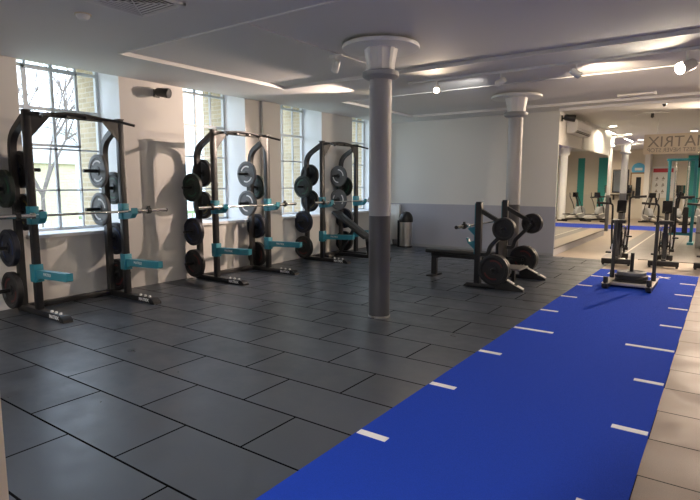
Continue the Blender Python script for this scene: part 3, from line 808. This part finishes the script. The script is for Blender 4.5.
sb = thing('sensor_bar', 'pale grey sensor bar on the ceiling over the air bikes', 'sensor', (-1.40, 10.6, CZ+RZ))
MB().box(-.27, .27, -.03, .03, -.03, 0, bev=.006).build('bar', M['grille'], sb)
MB().box(-.30, -.26, -.035, .035, -.04, 0).box(.26, .30, -.035, .035, -.04, 0).build('end_cap', M['white'], sb)
em2 = thing('emergency_light', 'twin-spot emergency light hanging from the ceiling ahead of the sign', 'emergency light', (-1.42, 13.2, CZ))
MB().box(-.18, .18, -.04, .04, -.03, 0, bev=.004).build('base', M['white'], em2)
MB().lathe([(0, -.13), (.03, -.11), (.03, -.03)], seg=14).build('body', M['black'], em2)
for s in (-1, 1): MB().lathe([(0, -.05), (.03, -.04), (.035, -.03)], c=(s*.3, 0, 0), seg=14).cyl((s*.3, 0, -.035), (s*.15, 0, -.01), .008, 8).build('lamp', M['white'], em2)

# hanging sign, its lettering seen from behind
SGY = 14.6
sg = thing('hanging_sign', 'cream hanging sign board with grey reversed MATRIX lettering above the bikes', 'sign', (0, SGY, 2.25))
MB().box(-1.71, 1.9, 0, .04, 0, .46, bev=.003).build('board', M['warm_wall'], sg)
MB().cyl((-1.45, .02, .46), (-1.45, .02, CZ-2.25), .006, 8).build('hanger_rod', M['steel'], sg)
MB().cyl((1.4, .02, .46), (1.4, .02, CZ-2.25), .006, 8).build('hanger_rod', M['steel'], sg)
text_mesh('lettering', 'MATRIX', .35, M['grey_ink'], sg, (-1.63, -.003, .27), (PI/2, 0, PI), .002, align='RIGHT', sx=.98)
text_mesh('small_lettering', 'THE BEST NEVER STOP', .134, M['grey_ink'], sg, (-1.63, -.003, .085), (PI/2, 0, PI), .002, align='RIGHT', sx=.9)

# ------------------------------------------------------------------ far room furniture
po = thing('wall_poster', 'white exercise poster with a red header and small figures on the far wall', 'poster', (-2.32, FAR, .95))
MB().box(-.42, .42, -.02, 0, 0, 1.35).build('sheet', M['white'], po)
MB().box(-.40, .36, -.024, -.02, 1.10, 1.27).build('header', M['red_ink'], po)
fg = MB()
for r in range(3):
    for c in range(3):
        cx, cz = -.24+c*.24, .82-r*.28
        fg.box(cx-.05, cx+.05, -.023, -.02, cz-.02, cz+.03).box(cx-.02, cx+.02, -.023, -.02, cz+.03, cz+.09).box(cx-.06, cx+.02, -.023, -.02, cz-.07, cz-.05)
fg.build('figures', M['grey_ink'], po, smooth=False)
rs = thing('round_sign', 'round blue sign high on the far wall by the door', 'sign', (-3.3, FAR-.0, 2.2))
MB().lathe([(0, -.03), (.28, -.03), (.28, 0), (0, 0)], axis='Y', seg=32).build('disc', M['sky_blue'], rs)
MB().box(-.15, .15, -.034, -.03, -.05, .06).build('emblem', M['white'], rs)
wm = thing('framed_mirror', 'dark framed square mirror on the far wall between the columns', 'mirror', (-4.0, FAR, 1.15))
MB().box(-.33, .33, -.03, 0, 0, 1.05).build('frame', M['black'], wm)
MB().box(-.28, .28, -.034, -.03, .05, 1.0).build('mirror_glass', M['mirror'], wm)
sk = thing('wall_shelf', 'dark shelf under the framed mirror', 'shelf', (-3.95, FAR, 1.03))
MB().box(-.42, .42, -.35, 0, 0, .05).build('board', M['black'], sk)
MB().box(-.30, -.26, -.25, 0, -.2, 0).box(.26, .30, -.25, 0, -.2, 0).build('bracket', M['black'], sk)
mo = thing('monitor', 'black monitor standing on the dark shelf', 'monitor', (-3.72, FAR-.18, 1.08))
MB().box(-.22, .22, -.03, .03, .05, .42, bev=.01).build('screen', M['screen'], mo)
MB().box(-.03, .03, -.02, .02, 0, .08).box(-.12, .12, -.08, .08, 0, .012).build('stand', M['black'], mo)

def make_elliptical(loc, rz, lab):
    e = thing('elliptical_trainer', lab, 'cross trainer', loc, rz, 'cardio machines in the far room')
    MB().box(-.30, .30, -.85, -.75, .0, .08, bev=.01).box(-.25, .25, .75, .85, 0, .08, bev=.01).box(-.05, .05, -.8, .8, .05, .13).build('base', M['black'], e)
    MB().lathe([(0, -.12), (.32, -.12), (.36, -.08), (.36, .08), (.32, .12), (0, .12)], c=(0, .45, .48), axis='X', seg=26).build('drive_cover', M['collar'], e)
    MB().tube([(0, .40, .6), (0, .25, 1.15), (0, .12, 1.45)], .05, 10).build('mast', M['black_frame'], e)
    MB().box(-.16, .16, .06, .13, 1.35, 1.62, bev=.02).build('console', M['screen'], e)
    for s in (-1, 1):
        MB().tube([(s*.2, .5, .45), (s*.2, -.75, .22)], .03, 8).build('pedal_bar', M['white'], e)
        MB().box(s*.2-.07, s*.2+.07, -.5, -.1, .36, .40).build('footplate', M['black'], e)
        MB().tube([(s*.24, .40, .45), (s*.26, .22, 1.0), (s*.27, .0, 1.35), (s*.22, -.08, 1.6)], .02, 8, fillet=.1).build('swing_arm', M['black'], e)
    e.scale = (.8, .8, .74)
    return e
el = make_elliptical((-2.35, 24.0, 0), .6, 'cross trainer at the end of the far cardio row, beside the white pier')
dup(el, (-1.45, 24.3, 0), .4, 'cross trainer standing in front of the red-headed poster')
dup(el, (-.65, 24.0, 0), .5, 'cross trainer beside the slim white post')
dup(el, (.5, 24.2, 0), .3, 'cross trainer beyond the slim white post')
def make_treadmill(loc, rz, lab):
    e = thing('treadmill', lab, 'treadmill', loc, rz, 'treadmills in the far room')
    MB().box(-.42, .42, -.95, .85, .04, .20, bev=.02).build('deck', M['white'], e)
    MB().box(-.27, .27, -.93, .6, .20, .21).build('belt', M['black'], e)
    for s in (-1, 1):
        MB().tube([(s*.38, .6, .15), (s*.38, .75, 1.25)], 0, w=.08, h=.05, up=(0, 1, 0)).build('side_post', M['white'], e)
        MB().tube([(s*.38, .72, 1.0), (s*.38, .1, .95)], .025, 8).build('handrail', M['black'], e)
    MB().box(-.42, .42, .66, .80, 1.15, 1.5, bev=.03).build('console', M['screen'], e)
    return e
tm = make_treadmill((-.9, 25.6, 0), 1.3, 'white treadmill against the far wall behind the cross trainers')
dup(tm, (1.6, 25.6, 0), 1.3, 'white treadmill against the far wall by the wide teal stripe')

# cable machine with teal frame
cm = thing('cable_machine', 'tall cable machine with teal frame posts behind the air bikes', 'cable machine', (-.98, 16.3, 0))
MB().box(-.36, -.22, -.30, .30, 0, .06).box(.22, .36, -.30, .30, 0, .06).box(-.30, .30, -.05, .05, .22, .30).build('base', M['teal'], cm)
MB().box(-.36, .36, -.06, .06, 2.14, 2.20, bev=.006).build('top_beam', M['teal'], cm)
for s in (-1, 1):
    MB().box(s*.29-.035, s*.29+.035, -.06, .06, .05, 2.15, bev=.006).build('frame_post', M['teal'], cm)
    MB().cyl((s*.14, 0, .25), (s*.14, 0, 2.12), .028, 12).build('guide_rod', M['chrome'], cm)
    MB().box(s*.14-.06, s*.14+.06, -.08, -.03, .28, .95).build('weight_stack', M['black'], cm)
    MB().lathe([(.0, -.015), (.06, -.015), (.045, 0), (.06, .015), (0, .015)], c=(s*.14, -.09, 1.95), axis='X', seg=18).build('pulley', M['white'], cm)
tv = thing('television', 'black wall-hung television above the cable machine corner', 'television', (-.30, 16.0, 1.95))
MB().box(-.34, .34, -.03, .03, 0, .36, bev=.01).build('screen', M['screen'], tv)
MB().cyl((0, .02, .36), (0, .02, CZ-1.95), .02, 10).build('ceiling_pole', M['black'], tv)
bx = thing('plyo_box', 'grey padded jump box beside the cable machine', 'box', (-.30, 15.6, 0))
MB().box(-.26, .26, -.25, .25, 0, .78, bev=.02).build('body', M['collar'], bx)
MB().box(-.262, .262, -.252, .252, .36, .38).build('seam', M['black'], bx)

# ------------------------------------------------------------------ outside the windows
struct(B('ground_outside', M['ground'], (-60, OX, -20, 60, -.9, -.5)), 'lawn outside the windows', 'ground')
struct(B('path_outside', M['paving'], (-13, -10.5, -20, 60, -.5, -.48)), 'pale path outside', 'path')
def bare_tree(x, y, h, lab, seed):
    rnd = random.Random(seed)
    t = thing('bare_tree', lab, 'tree', (x, y, -.5), 0, 'bare winter trees outside')
    mb = MB(); mt = MB()
    def grow(mbx, p, d, L, r, lev):
        q = p+d*L
        mbx.tube([p, p+d*L*.5+Vector((rnd.uniform(-1, 1), rnd.uniform(-1, 1), 0))*L*.04, q], r, 5 if lev else 8, r_end=r*.68)
        if lev >= 6: return
        n = 4 if lev < 2 else 3 if lev < 5 else 2
        for k in range(n):
            a = rnd.uniform(.25, .75); az = rnd.uniform(0, 2*PI)
            o = d.orthogonal().normalized(); o.rotate(Matrix.Rotation(az, 3, d))
            nd = (d*math.cos(a)+o*math.sin(a)+Vector((0, 0, .12))).normalized()
            grow(mb, q, nd, L*rnd.uniform(.62, .88), r*.60, lev+1)
    grow(mt, Vector((0, 0, 0)), Vector((0, 0, 1)), h*.22, h*.0085, 0)
    mt.build('trunk', M['bark'], t); mb.build('branches', M['bark'], t)
bare_tree(-14.2, 6.6, 8, 'bare tree seen through the first window', 3)
bare_tree(-23, 13.2, 9, 'bare tree farther off behind the first window', 5)
bare_tree(-24, 22, 8, 'bare tree seen through the second window', 8)
def building(loc, L, D, H, mt, lab):
    b = thing('town_building', lab, 'building', loc)
    MB().box(-D, 0, -L/2, L/2, 0, H).build('walls', mt, b)
    MB().box(-D-.2, .2, -L/2-.2, L/2+.2, H, H+.35).build('roof_edge', M['pale_render'], b)
    n = int(L/2.2)
    for r in range(int(H/2.8)):
        for k in range(n):
            yy = -L/2+1.1+k*2.2
            wn = MB().box(-.02, .05, yy-.5, yy+.5, .9+r*2.8, 2.4+r*2.8).build('window', M['white'], b)
            MB().box(.05, .06, yy-.43, yy+.43, .97+r*2.8, 2.33+r*2.8).build('pane', M['dark_glass'], wn)
building((-26, 11.6, -.5), 4.2, 6, 3.0, M['far_brick'], 'low yellow brick building across the lawn')
building((-34, 30, -.5), 34, 8, 5.2, M['pale_render'], 'long pale rendered building beyond the second and third windows')
fe = thing('picket_fence', 'low pale fence along the path outside the first window', 'fence', (-13.4, 8, -.5))
MB().box(-.03, .03, -4, 4, .9, 1.0).box(-.03, .03, -4, 4, .3, .4).build('rail', M['pale_render'], fe)
pk = MB()
for k in range(40): pk.box(.03, .06, -4+k*.2, -3.88+k*.2, .05, 1.15)
pk.build('pickets', M['pale_render'], fe, smooth=False)

# ------------------------------------------------------------------ lights
def light(kind, name, loc, energy, col, size=.1, direction=None, angle=None, blend=.6, shape=None):
    l = bpy.data.lights.new(name, kind); o = bpy.data.objects.new(name, l); C.objects.link(o)
    l.energy = energy; l.color = col; o.location = loc
    if kind in ('POINT', 'SPOT'): l.shadow_soft_size = size
    if kind == 'AREA': l.size = size
    if angle: l.spot_size = angle; l.spot_blend = blend
    if direction: o.rotation_euler = Vector(direction).to_track_quat('-Z', 'Y').to_euler()
    return o
WARM = (1.0, .78, .58); NEUT = (1.0, .96, .92)
# window daylight portals
for i, (a, b) in enumerate(WIN):
    l = light('AREA', 'daylight_portal', (GX-.12, (a+b)/2, (SZ+HZ)/2), 1, (1, 1, 1), 1, direction=(1, 0, 0))
    l.data.shape = 'RECTANGLE'; l.data.size = HZ-SZ; l.data.size_y = b-a; l.data.cycles.is_portal = True
# bright track spotlight and its companion
t4, p4, d4 = HP[3]
light('SPOT', 'bright_spot', p4, 130, WARM, .03, direction=(-.50, -.55, -.75), angle=math.radians(120), blend=.5)
t1, p1, d1 = HP[0]
light('SPOT', 'lit_spot', p1, 25, WARM, .03, direction=d1, angle=math.radians(140), blend=.8)
t2, p2, d2_ = HP[1]
light('SPOT', 'wall_spot', p2, 90, NEUT, .04, direction=(-.95, .75, -.42), angle=math.radians(82), blend=.7)
t3, p3, d3 = HP[2]
light('SPOT', 'turned_spot', p3, 120, WARM, .04, direction=(.25, .9, -.3), angle=math.radians(120), blend=.8)
# added fill lamps beyond the frame, brightening the near part of the room
for x, y, e in ((1.6, 7.2, 110), (1.5, 2.0, 35), (-1.2, -.6, 210), (-4.5, -1.2, 150)):
    light('SPOT', 'fill_lamp', (x, y, 2.85), e, NEUT, .08, direction=(0, 0, -1), angle=math.radians(160), blend=.5)
# lamp hidden behind the lone column, raking the window wall, and the lamp past the sign
light('SPOT', 'hidden_spot', PH+DH*.02, 290, (1.0, .76, .62), .02, direction=(-.53, -.85, -.38), angle=math.radians(82), blend=.35)
light('SPOT', 'far_spot', PF+DF*.02, 650, WARM, .03, direction=(-.25, -.90, -.42), angle=math.radians(120), blend=.6)
# far room downlights
for x, y in DL:
    light('SPOT', 'downlight_lamp', (x, y, CZ-.03), 115, (1, .82, .60), .09, direction=(0, 0, -1), angle=math.radians(165), blend=.4)
for x, y in ((-3.24, 19.1), (-3.34, 23.3)):
    light('POINT', 'capital_lamp', (x+.28, y-.25, 2.85), 5, (1, .88, .66), .05)
